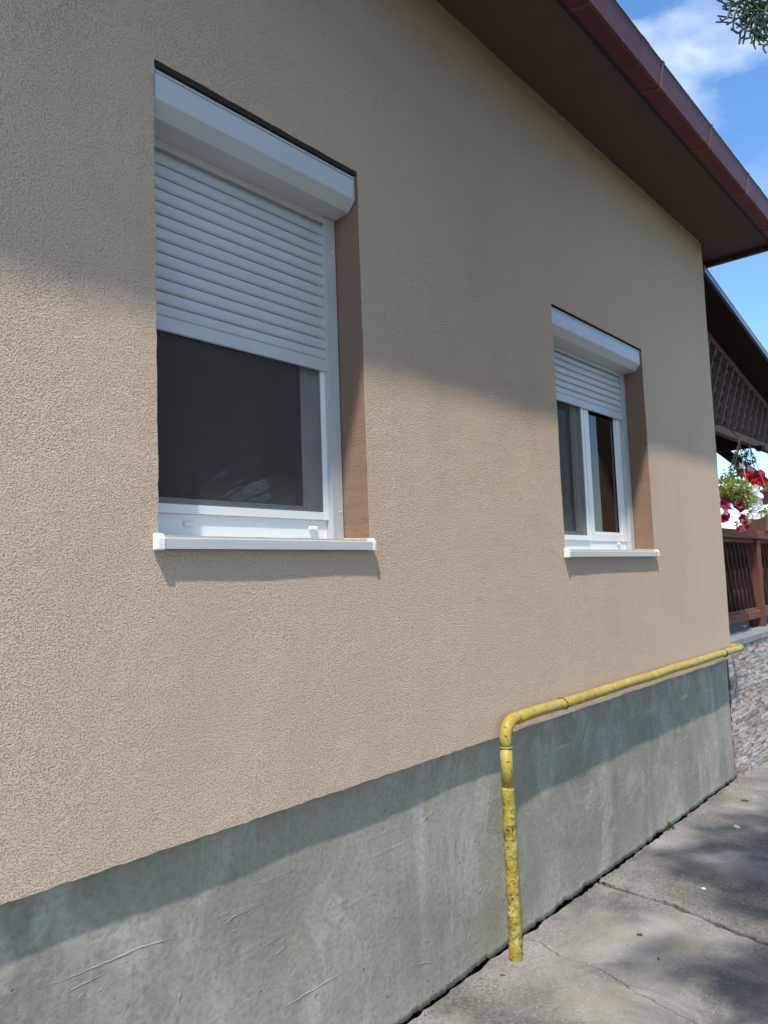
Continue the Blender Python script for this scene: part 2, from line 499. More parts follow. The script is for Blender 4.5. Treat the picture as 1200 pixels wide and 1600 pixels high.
def jag(pts, step=0.03, amp=0.006, seed=0):
    """a polyline cut into short jagged steps"""
    outp = []
    for a, b in zip(pts[:-1], pts[1:]):
        a, b = V(a), V(b); n = max(1, int((b - a).length / step)); d = (b - a).normalized(); s = V((-d.y, d.x))
        for i in range(n):
            p = a + (b - a) * (i / n)
            q = V((p.x * 11 + seed, p.y * 11, seed * 1.7)); q2 = q * 3.1
            outp.append(p + s * amp * (1.4 * noise.noise(q) + 1.0 * noise.noise(q2)))
    outp.append(V(pts[-1]))
    return outp
def slab(name, poly, parent, ztop=lambda x: 0.0, inset=0.004):
    n = len(poly); mb = MB()
    area = sum(poly[i].x * poly[(i + 1) % n].y - poly[(i + 1) % n].x * poly[i].y for i in range(n))
    if area < 0: poly = poly[::-1]
    ins = []
    for i in range(n):
        d = (poly[(i + 1) % n] - poly[i - 1]).normalized(); nn = V((-d.y, d.x))
        k = inset * (0.5 + 1.2 * abs(noise.noise(V((poly[i].x * 30, poly[i].y * 30, 2)))))
        ins.append(poly[i] + nn * k)
    mb.v += [V((p.x, p.y, ztop(p.x))) for p in ins] + [V((p.x, p.y, ztop(p.x) - 0.006)) for p in poly] + [V((p.x, p.y, -0.09 + min(0, ztop(p.x)))) for p in poly]
    for i in range(n):
        j = (i + 1) % n
        mb.face((n + i, n + j, j, i)); mb.face((2 * n + i, 2 * n + j, n + j, n + i))
    mb.face(range(n))
    return mb.build(name, M['pave'], parent, org=(sum(p.x for p in poly) / n, sum(p.y for p in poly) / n, 0))
pav = tag(empty('pavement', (3, -2, 0)), kind='structure')
edge_y = 0.040
crack = [(2.985, edge_y), (2.978, -0.06), (2.935, -0.18), (2.927, -0.38), (2.85, -0.55), (2.815, -0.68), (2.72, -1.1), (2.62, -1.9), (2.5, -4.5)]
joint = [(3.735, edge_y), (3.674, -0.363), (3.543, -0.815), (3.33, -1.6), (3.0, -4.5)]
end = [(6.13, edge_y), (6.10, -0.6), (6.0, -4.5)]
off = lambda pl, d: [(x + d, y) for x, y in pl]
wall_edge = lambda x0, x1, s: jag([(x0, edge_y), (x1, edge_y)], 0.022, 0.009, s)
slab('paving_slab', wall_edge(-5, crack[0][0] - 0.002, 1)[:-1] + jag(off(crack, -0.003), 0.02, 0.010, 5) + [V((-5, -4.5))], pav, inset=0.003)
slab('paving_slab', jag(off(crack, 0.003), 0.02, 0.010, 5.03)[::-1] + wall_edge(crack[0][0] + 0.002, joint[0][0] - 0.016, 2)[1:-1] + jag(off(joint, -0.016), 0.018, 0.012, 8), pav, inset=0.003)
slab('paving_slab', jag(off(joint, 0.016), 0.018, 0.012, 15)[::-1] + wall_edge(joint[0][0] + 0.016, end[0][0] - 0.004, 3)[1:-1] + jag(off(end, -0.004), 0.03, 0.006, 4), pav)
far = [(7.03, 0.04), (7.0, -0.6), (6.9, -4.5)]
slab('paving_slab', jag(off(end, 0.004), 0.03, 0.006, 4)[::-1] + jag([(6.14, 0.040), (7.025, 0.040)], 0.05, 0.006, 6)[1:-1] + jag(off(far, -0.004), 0.03, 0.006, 12), pav, ztop=lambda x: -0.05 * max(0, x - 6.13))
slab('paving_slab', jag(off(far, 0.004), 0.03, 0.006, 12)[::-1] + [V((13, 0.040)), V((13, -4.5))], pav, ztop=lambda x: -0.045)

# ------------------------------------------------------------------ house
house = tag(empty('house', (2.0, 2.0, 0)), 'beige rough plastered house with two shuttered windows and maroon gutter', 'house')
W1 = (1.157, 2.020, 1.737, 3.121)
W2 = (3.500, 4.680, 1.708, 2.995)
XL, XR, ZB, ZT = -3.0, 6.05, 0.90, 4.139

def axis(breaks, step):
    o = []
    for a, b in zip(breaks[:-1], breaks[1:]):
        n = max(1, round((b - a) / step)); o += [a + (b - a) * i / n for i in range(n)]
    return o + [breaks[-1]]
xs = axis([XL, 0.0], 0.2)[:-1] + axis([0.0, W1[0], W1[1], W2[0], W2[1], XR], 0.02)
zs = axis([ZB, W2[2], W1[2], W2[3], W1[3], ZT], 0.02)
def inside(x, z): return any(w[0] < x < w[1] and w[2] < z < w[3] for w in (W1, W2))
def wpt(x, z):
    jx, jz = jit(x, z)
    if abs(z - ZB) < 1e-6: jz *= 1.6
    return V((x + jx, 0.0022 * noise.noise(V((x * 3, 0, z * 3))) + 0.0008 * noise.noise(V((x * 19, 2, z * 19))), z + jz))
mb = MB(); idx = {}
def wv(i, j):
    if (i, j) not in idx: idx[(i, j)] = len(mb.v); mb.v.append(wpt(xs[i], zs[j]))
    return idx[(i, j)]
for i in range(len(xs) - 1):
    for j in range(len(zs) - 1):
        if not inside((xs[i] + xs[i + 1]) / 2, (zs[j] + zs[j + 1]) / 2):
            mb.face((wv(i, j), wv(i + 1, j), wv(i + 1, j + 1), wv(i, j + 1)))
nf = len(mb.f)
# underside lip and end face of the insulation layer
for i in range(len(xs) - 1):
    a, b = wv(i, 0), wv(i + 1, 0); k = len(mb.v)
    mb.v += [V((xs[i], 0.09, ZB)), V((xs[i + 1], 0.09, ZB))]; mb.face((a, k, k + 1, b))
for j in range(len(zs) - 1):
    a, b = wv(len(xs) - 1, j), wv(len(xs) - 1, j + 1); k = len(mb.v)
    mb.v += [V((XR, 0.35, zs[j])), V((XR, 0.35, zs[j + 1]))]; mb.face((a, k, k + 1, b))
wall = mb.build('wall', M['plaster'], house, org=(2, 0, 0.9))
wall['label'] = 'beige rough plaster front wall'
# the rest of the shell, so that the rooms are dark
mb = MB(); mb.box(XR - 0.3, XR - 0.003, 0.352, 7.0, 0.0, 4.9); mb.build('wall', M['plaster'], house)
mb = MB(); mb.box(XL, XR - 0.3, 6.7, 7.0, 0.0, 4.9); mb.build('wall', M['plaster'], house)
mb = MB(); mb.box(XL - 0.3, XL, 0.0, 7.0, 0.0, 4.9); mb.build('wall', M['plaster'], house)
mb = MB()
for a, b, c, d in ((XL, W1[0] - .06, 0, 4.2), (W1[1] + .06, W2[0] - .06, 0, 4.2), (W2[1] + .06, XR - .31, 0, 4.2), (W1[0] - .06, W1[1] + .06, 0, W1[2] - .03), (W1[0] - .06, W1[1] + .06, W1[3] + .03, 4.2), (W2[0] - .06, W2[1] + .06, 0, W2[2] - .03), (W2[0] - .06, W2[1] + .06, W2[3] + .03, 4.2)):
    mb.box(a + .001, b - .001, 0.305, 0.345, c, d)
mb.build('inner_wall', M['inside'], house)
mb = MB(); mb.box(XL, XR - .31, 0.35, 6.69, 0.75, 0.85); mb.build('floor', M['inside'], house)
mb = MB(); mb.box(XL, XR - .31, 0.05, 6.69, 4.16, 4.22); mb.build('ceiling', M['inside'], house)
mb = MB(); mb.box(2.6, 2.7, 0.36, 6.69, 0.86, 4.15); mb.build('inner_wall', M['inside'], house)

# brown window reveals
for w in (W1, W2):
    mb = MB()
    ring = [(x, w[2]) for x in xs if w[0] - 1e-6 <= x <= w[1] + 1e-6] + [(w[1], z) for z in zs if w[2] + 1e-6 < z < w[3] - 1e-6]
    ring += [(x, w[3]) for x in reversed(xs) if w[0] - 1e-6 <= x <= w[1] + 1e-6] + [(w[0], z) for z in reversed(zs) if w[2] + 1e-6 < z < w[3] - 1e-6]
    n = len(ring)
    for x, z in ring:
        p = wpt(x, z); mb.v += [p + V((0, 0.0006, 0)), V((x, 0.305, z))]
    for i in range(n):
        j = (i + 1) % n; mb.face((2 * i, 2 * j, 2 * j + 1, 2 * i + 1))
    o = mb.build('reveal', M['reveal'], house)
    o['label'] = 'brown rough plaster window reveal'

# grey cement plinth with an uneven face and a ragged foot
PX, PY = 6.092, 0.05
px = axis([XL, 0.2], 0.2)[:-1] + axis([0.2, PX], 0.011)
pz = axis([0.0, 0.1], 0.025)[:-1] + axis([0.1, 0.93], 0.028)
mb = MB(); idx = {}
for i, x in enumerate(px):
    # ragged foot: the render has broken away a little above the paving
    lim = 0.003 + 0.045 * max(0, noise.noise(V((x * 4.3, 8, 0))) - 0.1) + 0.022 * max(0, noise.noise(V((x * 19, 4, 0)))) + 0.012 * noise.noise(V((x * 61, 4, 0)))
    for j, t in enumerate(pz):
        z = t if t > 0.1 else max(-0.01, lim) + (0.1 - max(-0.01, lim)) * t / 0.1
        q = V((x * 2.2, 1.1, z * 2.2))
        y = PY + 0.006 * noise.noise(q) + 0.0025 * noise.noise(q * 3.3) + 0.0012 * noise.noise(q * 9) - (0.003 if j == 0 else 0)
        idx[i, j] = len(mb.v); mb.v.append(V((x, y, z)))
n0 = len(px)
for i in range(n0 - 1):                                # broken edge has thickness
    a, b = idx[i, 0], idx[i + 1, 0]; k = len(mb.v)
    mb.v += [mb.v[a] + V((0, .02, 0)), mb.v[b] + V((0, .02, 0))]; mb.face((b, a, k, k + 1))
for i in range(len(px) - 1):
    for j in range(len(pz) - 1):
        mb.face((idx[i, j], idx[i + 1, j], idx[i + 1, j + 1], idx[i, j + 1]))
for j in range(len(pz) - 1):
    a, b = idx[len(px) - 1, j], idx[len(px) - 1, j + 1]; k = len(mb.v)
    mb.v += [V((PX, 0.5, pz[j])), V((PX, 0.5, pz[j + 1]))]; mb.face((a, k, k + 1, b))
o = mb.build('plinth', M['cement'], house, smooth=True, org=(2, 0.05, 0)); o['label'] = 'grey cement rendered plinth with smears and cracks'
mb = MB(); mb.box(XL, PX - .01, 0.072, 0.3, -0.2, 0.2); mb.build('foundation', M['soil'], house)

# trowel ridges and flakes left standing on the plinth
RIDGES = [
     [(0.782, 0.671), (0.909, 0.658), (0.999, 0.655), (1.124, 0.654), (1.211, 0.642), (1.303, 0.626)] ,
     [(0.912, 0.623), (0.949, 0.628), (0.999, 0.629), (1.042, 0.627)] ,
     [(1.563, 0.3), (1.653, 0.293), (1.823, 0.295), (1.995, 0.285)] ,
     [(2.283, 0.647), (2.364, 0.676), (2.436, 0.692)] ,
     [(2.802, 0.731), (2.771, 0.61), (2.726, 0.425)] ,
     [(1.64, 0.28), (1.68, 0.291), (1.703, 0.305)] ,
     [(1.38, 0.611), (1.419, 0.622), (1.461, 0.629)] ,
     [(1.238, 0.453), (1.237, 0.479), (1.245, 0.5)] ,
     [(2.649, 0.287), (2.696, 0.292), (2.735, 0.3)] ,
     [(2.571, 0.115), (2.596, 0.145), (2.616, 0.168)] ,
     [(3.449, 0.619), (3.479, 0.647), (3.534, 0.655)] ,
     [(3.313, 0.225), (3.38, 0.25), (3.422, 0.275)] ,
     [(1.555, 0.455), (1.606, 0.46), (1.638, 0.469)] ,
     [(2.216, 0.176), (2.31, 0.153), (2.368, 0.126)] ,
     [(3.687, 0.579), (3.781, 0.444), (3.859, 0.337), (3.872, 0.208), (3.87, 0.077)] ,
     [(4.82, 0.421), (4.848, 0.277), (4.878, 0.086)] ,
     [(2.009, 0.568), (2.055, 0.478), (2.057, 0.39)] ,
]
for k, pl in enumerate(RIDGES):
    pts = []
    for (xa, za), (xb, zb) in zip(pl[:-1], pl[1:]):
        for i in range(6): pts.append((xa + (xb - xa) * i / 6, za + (zb - za) * i / 6))
    pts.append(pl[-1]); n = len(pts); path = []
    for i, (x, z) in enumerate(pts):
        z += 0.003 * noise.noise(V((x * 60, z * 60, k))); q = V((x * 2.2, 1.1, z * 2.2))
        path.append((x, PY + 0.006 * noise.noise(q) + 0.0025 * noise.noise(q * 3.3) + 0.0012 * noise.noise(q * 9) + 0.0012, z))
    w_ = 0.0018 if k in (14, 15, 16) else 0.0028
    MB().tube(path, [w_ * (0.25 + math.sin(math.pi * (i + .5) / n)) * (0.7 + 0.6 * abs(noise.noise(V((i * .7, k, 0))))) for i in range(n)], 6).build('trowel_ridge', M['cement'], house, smooth=True)

rf = random.Random(21); mb = MB()
for _ in range(230):
    x = rf.uniform(0.7, 6.0); z = rf.uniform(0.03, 0.80); L_ = rf.choice((0.006, 0.01, 0.02, 0.035, 0.05)) * rf.uniform(.6, 1.3)
    a = rf.choice((0.35, 0.45, 1.5, 1.7, -0.6, 2.4)) + rf.uniform(-.3, .3); pth = []
    for i in range(5):
        xx = x + math.cos(a) * L_ * (i / 4 - .5); zz = z + math.sin(a) * L_ * (i / 4 - .5) + 0.002 * noise.noise(V((x * 90 + i, z * 90, 1))); q = V((xx * 2.2, 1.1, zz * 2.2))
        pth.append((xx, PY + 0.006 * noise.noise(q) + 0.0025 * noise.noise(q * 3.3) + 0.0012 * noise.noise(q * 9) + 0.0006, zz))
    wv_ = rf.uniform(.0010, .0026); mb.tube(pth, [wv_ * .3, wv_, wv_ * rf.uniform(.6, 1.3), wv_ * .8, wv_ * .25], 5)
o = mb.build('plaster_flakes', M['cement'], house); o['kind'] = 'stuff'

# ------------------------------------------------------------------ eaves
SX1 = 6.46
mb = MB(); mb.box(XL, SX1, -0.400, 0.0 - 0.0, ZT, ZT + 0.02); mb.box(XR + 0.001, SX1, 0.0005, 7.0, ZT, ZT + 0.02)
mb.build('soffit', M['soffit'], house)
mb = MB(); mb.box(XL, SX1, -0.424, -0.4015, ZT - 0.018, ZT + 0.15); mb.build('fascia_board', M['dark'], house)
mb = MB(); mb.box(SX1 + .001, SX1 + 0.045, -0.53, 7.0, ZT - 0.042, ZT + 0.16); mb.build('verge_board', M['verge'], house, bevel=0.003)
mb = MB(); s30 = math.tan(math.radians(26))
mb.prism_x([(-0.50, 4.262), (3.4, 4.262 + 3.9 * s30), (3.4, 4.262 + 3.9 * s30 + 0.05), (-0.50, 4.285)], XL, SX1 + 0.05); mb.build('roof', M['tile'], house)
mb = MB(); mb.prism_x([(3.4, 4.262 + 3.9 * s30), (7.5, 4.262), (7.5, 4.285), (3.4, 4.262 + 3.9 * s30 + 0.05)], XL, SX1 + 0.05); mb.build('roof', M['tile'], house)
# box gutter, its straps and joints
GX1 = SX1 + 0.03
def gut(a): return [(-0.4265 + 0.002, 4.118 - a), (-0.512 - a, 4.094 - a), (-0.524 - a, 4.100 - a), (-0.542 - a, 4.214), (-0.549 - a, 4.224 + a), (-0.541, 4.230 + a), (-0.536, 4.222), (-0.520, 4.108), (-0.4265 + 0.002, 4.126)]
gutter = MB().prism_x(gut(0.0), XL, GX1).build('gutter', M['maroon'], house)
for x in (-0.7, 0.07, 0.84, 1.61, 2.33, 3.02, 3.83, 4.60, 5.36, 6.12):
    mb = MB(); mb.prism_x(gut(0.0035), x - 0.012, x + 0.012); mb.build('strap', M['bracket'], gutter)
for x in (1.2, 3.60, 5.62):
    mb = MB(); mb.prism_x(gut(0.0014), x - 0.045, x + 0.045); mb.build('joint', M['maroon'], gutter)

# ------------------------------------------------------------------ windows and roller shutters
def slat_mesh(w):
    h = 0.0405; n = 7; prof = []
    for i in range(n + 1):
        t = i / n; prof.append((-0.0085 * math.sin(math.pi * min(1, 0.12 + 0.88 * t)) ** 0.6 if 0 < t < 1 else -0.0018, t * (h - 0.0040)))
    prof = [(y, z) for y, z in prof] + [(0.0045, h - 0.0040), (0.0045, h), (0.006, h), (0.006, 0.0)]
    mb = MB(); mb.prism_x(prof, -w / 2, w / 2); return mb.mesh('slat', M['shutter'])
def shutter(w, zbox, zbar, lab):
    """roller shutter: box, guide rails, slats, bottom bar; zbox = underside of the box"""
    x0, x1 = w[0] + 0.008, w[1] - 0.006; dz = zbox - 2.968
    r = empty('roller_shutter', ((x0 + x1) / 2, 0.12, zbar), house); r['label'] = lab
    prof = [(0.012, 3.104), (0.012, 3.014), (0.046, 2.976), (0.119, 2.968), (0.24, 2.968), (0.24, 3.104)]
    prof = [(y, z + dz) for y, z in prof]
    MB().prism_x(prof[::-1], x0 + 0.003, x1 - 0.003).build('shutter_box', M['shutter'], r, bevel=0.002)
    e = [(y + (-0.002 if y < 0.1 else 0), z + (0.002 if z > 3.1 + dz else -0.002)) for y, z in prof]
    for a in (x0, x1 - 0.0029): MB().prism_x(e[::-1], a, a + 0.0029).build('end_cap', M['shutter'], r)
    mb = MB(); mb.box(x0 + .004, x1 - .004, 0.0085, 0.0118, 3.092 + dz, 3.0965 + dz); mb.build('cover_bead', M['alu'], r)
    mb = MB(); mb.box(x0, x1, 0.004, 0.2, 3.1065 + dz, w[3] - 0.002); mb.build('gap_shade', M['dark'], r)  # dark strip added to stand for the shade in the gap above the box
    for a, b in ((x0, x0 + 0.043), (x1 - 0.055, x1)):
        mb = MB(); mb.box(a, b, 0.120, 0.1265, w[2] + 0.004, zbox - .0025)
        mb.box(a, a + 0.007, 0.1266, 0.152, w[2] + 0.004, zbox - .0025); mb.box(b - 0.007, b, 0.1266, 0.152, w[2] + 0.004, zbox - .0025)
        rail = mb.build('guide_rail', M['alu'], r, bevel=0.0012)
        for z in (w[2] + 0.11, zbox - 0.13):
            MB().tube([((a + b) / 2 + .012, 0.1195, z), ((a + b) / 2 + .012, 0.1175, z)], 0.004, 8).build('screw', M['pvc'], r)
    sx0, sx1 = x0 + 0.030, x1 - 0.044; sw = sx1 - sx0
    me = slat_mesh(sw); z = zbar + 0.044
    while z < zbox - 0.03:
        put('slat', me, ((sx0 + sx1) / 2, 0.1405, z), r); z += 0.0405
    mb = MB(); mb.prism_x([(0.1315, zbar + 0.043), (0.1315, zbar + 0.002), (0.134, zbar), (0.1435, zbar), (0.1435, zbar + 0.043)][::-1], sx0, sx1)
    mb.build('bottom_bar', M['shutter'], r, bevel=0.001)
    mb = MB(); mb.box(x0 + .005, x1 - .056, 0.1225, 0.128, zbox - 0.026, zbox + 0.03); mb.build('box_lip', M['alu'], r)
    return r
def ring(x0, x1, z0, z1, y0, y1, wl, wr, wb, wt):
    mb = MB()
    mb.box(x0, x0 + wl, y0, y1, z0, z1); mb.box(x1 - wr, x1, y0, y1, z0, z1)
    mb.box(x0 + wl + .0002, x1 - wr - .0002, y0 + .0004, y1, z0, z0 + wb); mb.box(x0 + wl + .0002, x1 - wr - .0002, y0 + .0004, y1, z1 - wt, z1)
    return mb
def sill(w, win):
    z = w[2]
    mb = MB(); mb.prism_x([(0.150, z + 0.004), (0.150, z + 0.007), (-0.024, z - 0.008), (-0.028, z - 0.011), (-0.028, z - 0.039), (-0.025, z - 0.039), (-0.025, z - 0.012)], w[0] - 0.002, w[1] - 0.004)
    mb.build('sill', M['alu'], win)
    for a, b, mt in ((w[0] - 0.021, w[0] + 0.003, 'pvc'), (w[1] - 0.012, w[1] + 0.004, 'ivory')):
        mb = MB(); mb.prism_x([(-0.003, z - 0.043), (-0.003, z + 0.004), (-0.018, z + 0.004), (-0.027, z - 0.001), (-0.0315, z - 0.012), (-0.0315, z - 0.042)], a, b)
        mb.build('sill_cap', M[mt], win, bevel=0.003)
    mb = MB(); mb.prism_x([(0.117, z + 0.003), (0.117, z + 0.011), (-0.004, z + 0.004), (-0.004, z - 0.006)], w[1] - 0.012, w[1] - 0.001)
    mb.build('sill_upstand', M['ivory'], win)

def sash(win, x0, x1, z0, z1, y0, wd, screened):
    ring(x0, x1, z0, z1, y0, y0 + 0.05, wd, wd, wd * 0.8, wd).build('sash', M['pvc'], win, bevel=0.004)
    i = wd - 0.012
    ring(x0 + i, x1 - i, z0 + i * 0.8, z1 - i, y0 + 0.012, y0 + 0.04, 0.02, 0.02, 0.02, 0.02).build('glazing_bead', M['pvc'], win, bevel=0.003)
    ring(x0 + wd + .007, x1 - wd - .007, z0 + wd * .8 + .007, z1 - wd - .007, y0 + 0.016, y0 + 0.024, 0.005, 0.005, 0.005, 0.005).build('seal', M['rubber'], win)
    mb = MB(); mb.box(x0 + wd - .005, x1 - wd + .005, y0 + 0.020, y0 + 0.023, z0 + wd * .8 - .005, z1 - wd + .005); mb.build('pane', M['glass'], win)
def fly_screen(win, x0, x1, z0, z1, y0):
    ring(x0, x1, z0, z1, y0, y0 + 0.010, 0.028, 0.028, 0.028, 0.03).build('screen_frame', M['pvc'], win, bevel=0.0015)
    mb = MB(); mb.box(x0 + .026, x1 - .026, y0 + 0.005, y0 + 0.0056, z0 + .03, z1 - .028)
    o = mb.build('insect_screen', M['screen'], win); o['label'] = 'dark grey insect screen'

w = W1
win = empty('window', (1.59, 0.15, w[2]), house); win['label'] = 'near window behind a half lowered shutter, covered by a dark insect screen'
ring(w[0] + .006, w[1] - .006, w[2] + .004, 3.0, 0.1535, 0.225, 0.062, 0.066, 0.076, 0.06).build('frame', M['pvc'], win, bevel=0.003)
sash(win, w[0] + .020, w[1] - .058, w[2] + .058, 2.96, 0.172, 0.078, True)
fly_screen(win, w[0] + .048, 1.966, w[2] + .078, 2.96, 0.1425)
for x in (1.36, 1.885):
    mb = MB(); mb.prism_x([(0.1533, w[2] + .055), (0.147, w[2] + .055), (0.1445, w[2] + .051), (0.1445, w[2] + .041), (0.1533, w[2] + .041)], x - 0.019, x + 0.019); mb.build('drain_cap', M['pvc'], win, bevel=0.001)
mb = MB(); mb.box(1.835, 1.905, 0.236, 0.262, 1.955, 2.075); mb.build('strap_winder', M['strap'], win, bevel=0.012)
sill(w, win)
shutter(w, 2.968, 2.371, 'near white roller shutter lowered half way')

w = W2
win = empty('window', (4.09, 0.15, w[2]), house); win['label'] = 'far window with two sashes, insect screen on the left one'
ring(w[0] + .006, w[1] - .006, w[2] + .004, 2.88, 0.1535, 0.225, 0.062, 0.066, 0.060, 0.06).build('frame', M['pvc'], win, bevel=0.003)
mb = MB(); mb.box(4.068, 4.128, 0.154, 0.22, w[2] + .0645, 2.8195); mb.build('mullion', M['pvc'], win, bevel=0.003)
sash(win, w[0] + .055, 4.082, w[2] + .058, 2.84, 0.172, 0.062, True)
sash(win, 4.114, w[1] - .058, w[2] + .058, 2.84, 0.1475, 0.062, False)
fly_screen(win, w[0] + .048, 4.095, w[2] + .061, 2.84, 0.1425)
for x in (4.50,):
    mb = MB(); mb.prism_x([(0.1533, w[2] + .055), (0.147, w[2] + .055), (0.1445, w[2] + .051), (0.1445, w[2] + .041), (0.1533, w[2] + .041)], x - 0.017, x + 0.017); mb.build('drain_cap', M['pvc'], win, bevel=0.001)
sill(w, win)
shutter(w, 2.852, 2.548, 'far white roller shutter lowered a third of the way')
# sheer curtain inside the far window
mb = MB(); n = 90
for i in range(n + 1):
    x = 3.45 + 0.72 * i / n; y = 0.42 + 0.022 * math.sin(i * 0.95) + 0.008 * math.sin(i * 2.3)
    mb.v += [V((x, y, 1.2)), V((x, y, 3.2))]
    if i: mb.face((2 * i - 2, 2 * i, 2 * i + 1, 2 * i - 1))
tag(mb.build('curtain', M['curtain'], smooth=True), 'pale sheer curtain behind the screened half of the far window', 'curtain')

# ------------------------------------------------------------------ yellow gas pipe
gp = tag(empty('gas_pipe', (2.785, -0.047, 0)), 'chipped yellow gas pipe rising from the pavement and running along the wall', 'pipe')
RP = 0.0255; zc = 0.972; xv = 2.784; yc = -0.048
bend = [V((xv, yc, zc - 0.075)) + V((0.075 * (1 - math.cos(t)), 0, 0.075 * math.sin(t))) for t in [math.pi / 2 * i / 8 for i in range(9)]]
MB().tube([(xv, yc, zc - 0.105)] + bend + [(xv + 0.10, yc, zc)], RP * 1.02, 20).build('elbow', M['yellow'], gp, smooth=True)
MB().tube([(xv + 0.1005 + (6.115 - xv - 0.1) * i / 40, yc + 0.002 * math.sin(i * .9), zc + 0.0015 * math.sin(i * 0.6)) for i in range(41)], RP, 20).build('horizontal_pipe', M['yellow'], gp, smooth=True)
bend2 = [V((6.115, yc, zc)) + V((0.055 * math.sin(t), 0.055 * (1 - math.cos(t)), 0)) for t in [math.pi / 2 * i / 8 for i in range(9)]]
MB().tube(bend2 + [(6.17, 0.30, zc)], RP * 1.03, 20).build('elbow', M['yellow'], gp, smooth=True)
MB().tube([(xv, yc, 0.69), (xv, yc, zc - 0.1055)], RP, 20).build('vertical_pipe', M['yellow'], gp, smooth=True)
MB().tube([(xv + 0.003 * math.sin(i * .5), yc, -0.05 + 0.75 * i / 75) for i in range(76)], [RP * (1.09 + 0.010 * math.sin(i * 1.9) + 0.012 * math.sin(i * 0.37)) for i in range(76)], 28, wob=0.055).build('pipe_wrap', M['wrap'], gp, smooth=True)
MB().tube([(xv, yc, zc - 0.108), (xv, yc, zc - 0.102)], RP * 1.09, 20).build('weld_ring', M['yellow'], gp, smooth=True)
MB().tube([(xv + 0.098, yc, zc), (xv + 0.106, yc, zc)], RP * 1.10, 20).build('weld_ring', M['wrap'], gp, smooth=True)
mb = MB(); nn_ = 22
mb.tube([(xv, yc, -0.02), (xv, yc, 0.004), (xv, yc, 0.010)], [0.056, 0.050, 0.034], nn_, wob=0.35); mb.build('mortar_collar', M['pave'], gp)
for x in (3.30, 5.72):
    c = [(x - 0.012 * math.sin(t), yc - (RP + 0.0025) * math.cos(t), zc + (RP + 0.0025) * math.sin(t)) for t in [2 * math.pi * i / 20 for i in range(21)]]
    mb = MB().tube(c, 0.0032, 6); mb.tube([(x - .03, yc + 0.01, zc - RP), (x - .03, 0.0, zc - RP - 0.012), (x - .03, 0.02, zc - RP - 0.012)], 0.0035, 6)
    mb.build('clamp_ring', M['rust'], gp, smooth=True)
for x in (4.36,):
    mb = MB().tube([(x, yc, zc), (x + 0.005, yc, zc)], RP * 1.045, 18); mb.build('weld_ring', M['wrap'], gp, smooth=True)

# ------------------------------------------------------------------ veranda beyond the corner
ver = tag(empty('veranda', (7.8, 1.8, 0)), 'veranda with stone clad base, brown wooden railing and lattice under a dark roof', 'veranda')
VX0, VX1 = 6.135, 9.6
mb = MB(); mb.box(VX0, VX1 - .05, 0.064, 3.5, -0.4, 0.958); base = mb.build('base_wall', M['grout'], ver)
# split-face stone strips
def stone_mesh(L_, H_):
    r_ = random.Random(int(L_ * 1000)); mb = MB(); n = 4
    rows = [[V((-L_ / 2 + L_ * i / n, -0.010 - r_.random() * 0.007, H_ * j / 2)) for i in range(n + 1)] for j in range(3)]
    for rw in rows: mb.v += rw
    k = n + 1
    for j in range(2):
        for i in range(n): mb.face((j * k + i, j * k + i + 1, (j + 1) * k + i + 1, (j + 1) * k + i))
    b = len(mb.v); mb.v += [V((-L_ / 2, 0, 0)), V((L_ / 2, 0, 0)), V((L_ / 2, 0, H_)), V((-L_ / 2, 0, H_))]
    mb.face([b, b + 1] + [i for i in reversed(range(k))]); mb.face([2 * k + i for i in range(k)] + [b + 2, b + 3])
    mb.face((b, 0, k, 2 * k, b + 3)); mb.face((b + 1, b + 2, 2 * k + n, k + n, n))
    return mb.mesh('stone', M['stone'])
RH = 0.034
smesh = {L_: stone_mesh(L_ / 100 - 0.002, RH - 0.0022) for L_ in (7, 9, 11, 13, 15, 17)}
rest = MB(); count = 0; z = 0.955 - RH; row = 0
while z > -0.16:
    x = VX0 + 0.001; first = True
    while x < VX1 - 0.08:
        L_ = rnd.choice((7, 9, 11, 13, 15, 17))
        if x == VX0 + 0.001: L_ = rnd.choice((7, 9, 11, 13))
        if x < 7.24 - 0.25 * (0.95 - z) and count < 300:
            put('stone', smesh[L_], (x + L_ / 200, 0.0645 - rnd.random() * 0.009, z), base); count += 1
        else: rest.box(x + .001, x + L_ / 100 - .001, 0.050 + rnd.random() * .006, 0.0635, z, z + RH - .002)
        x += L_ / 100
    z -= RH; row += 1
o = rest.build('stone_cladding', M['stone'], base); o['kind'] = 'stuff'
mb = MB(); mb.box(VX0 - .005, VX1, 0.036, 3.55, 0.960, 1.012); mb.build('floor_slab', M['slab'], ver, bevel=0.004)
# railing: rails, posts, cut-out balusters
rl = empty('railing', (7.8, 0.26, 1.0), ver)
ry0, ry1 = 0.205, 0.315
mb = MB(); mb.box(6.07, 9.45, ry0 - 0.03, ry1 + 0.02, 1.835, 1.912); mb.build('top_rail', M['wood_h'], rl, bevel=0.006)
mb = MB(); mb.box(6.07, 9.45, ry0 + .02, ry1 - .02, 1.80, 1.834); mb.build('sub_rail', M['wood_h'], rl, bevel=0.003)
for a, b in ((6.07, 7.722), (7.842, 9.33)):
    mb = MB(); mb.box(a, b, ry0 + 0.005, ry1 - 0.01, 1.095, 1.172); mb.build('bottom_rail', M['wood_h'], rl, bevel=0.006)
    mb = MB(); mb.box(a, b, ry0 + 0.025, ry1 - 0.03, 1.1725, 1.192); mb.build('bottom_bead', M['wood_h'], rl, bevel=0.003)
for x in (7.723, 9.331):
    mb = MB(); mb.box(x, x + 0.118, ry0 - 0.008, ry1 + 0.008, 1.0125, 1.8345); mb.build('post', M['wood_v'], rl, bevel=0.006)
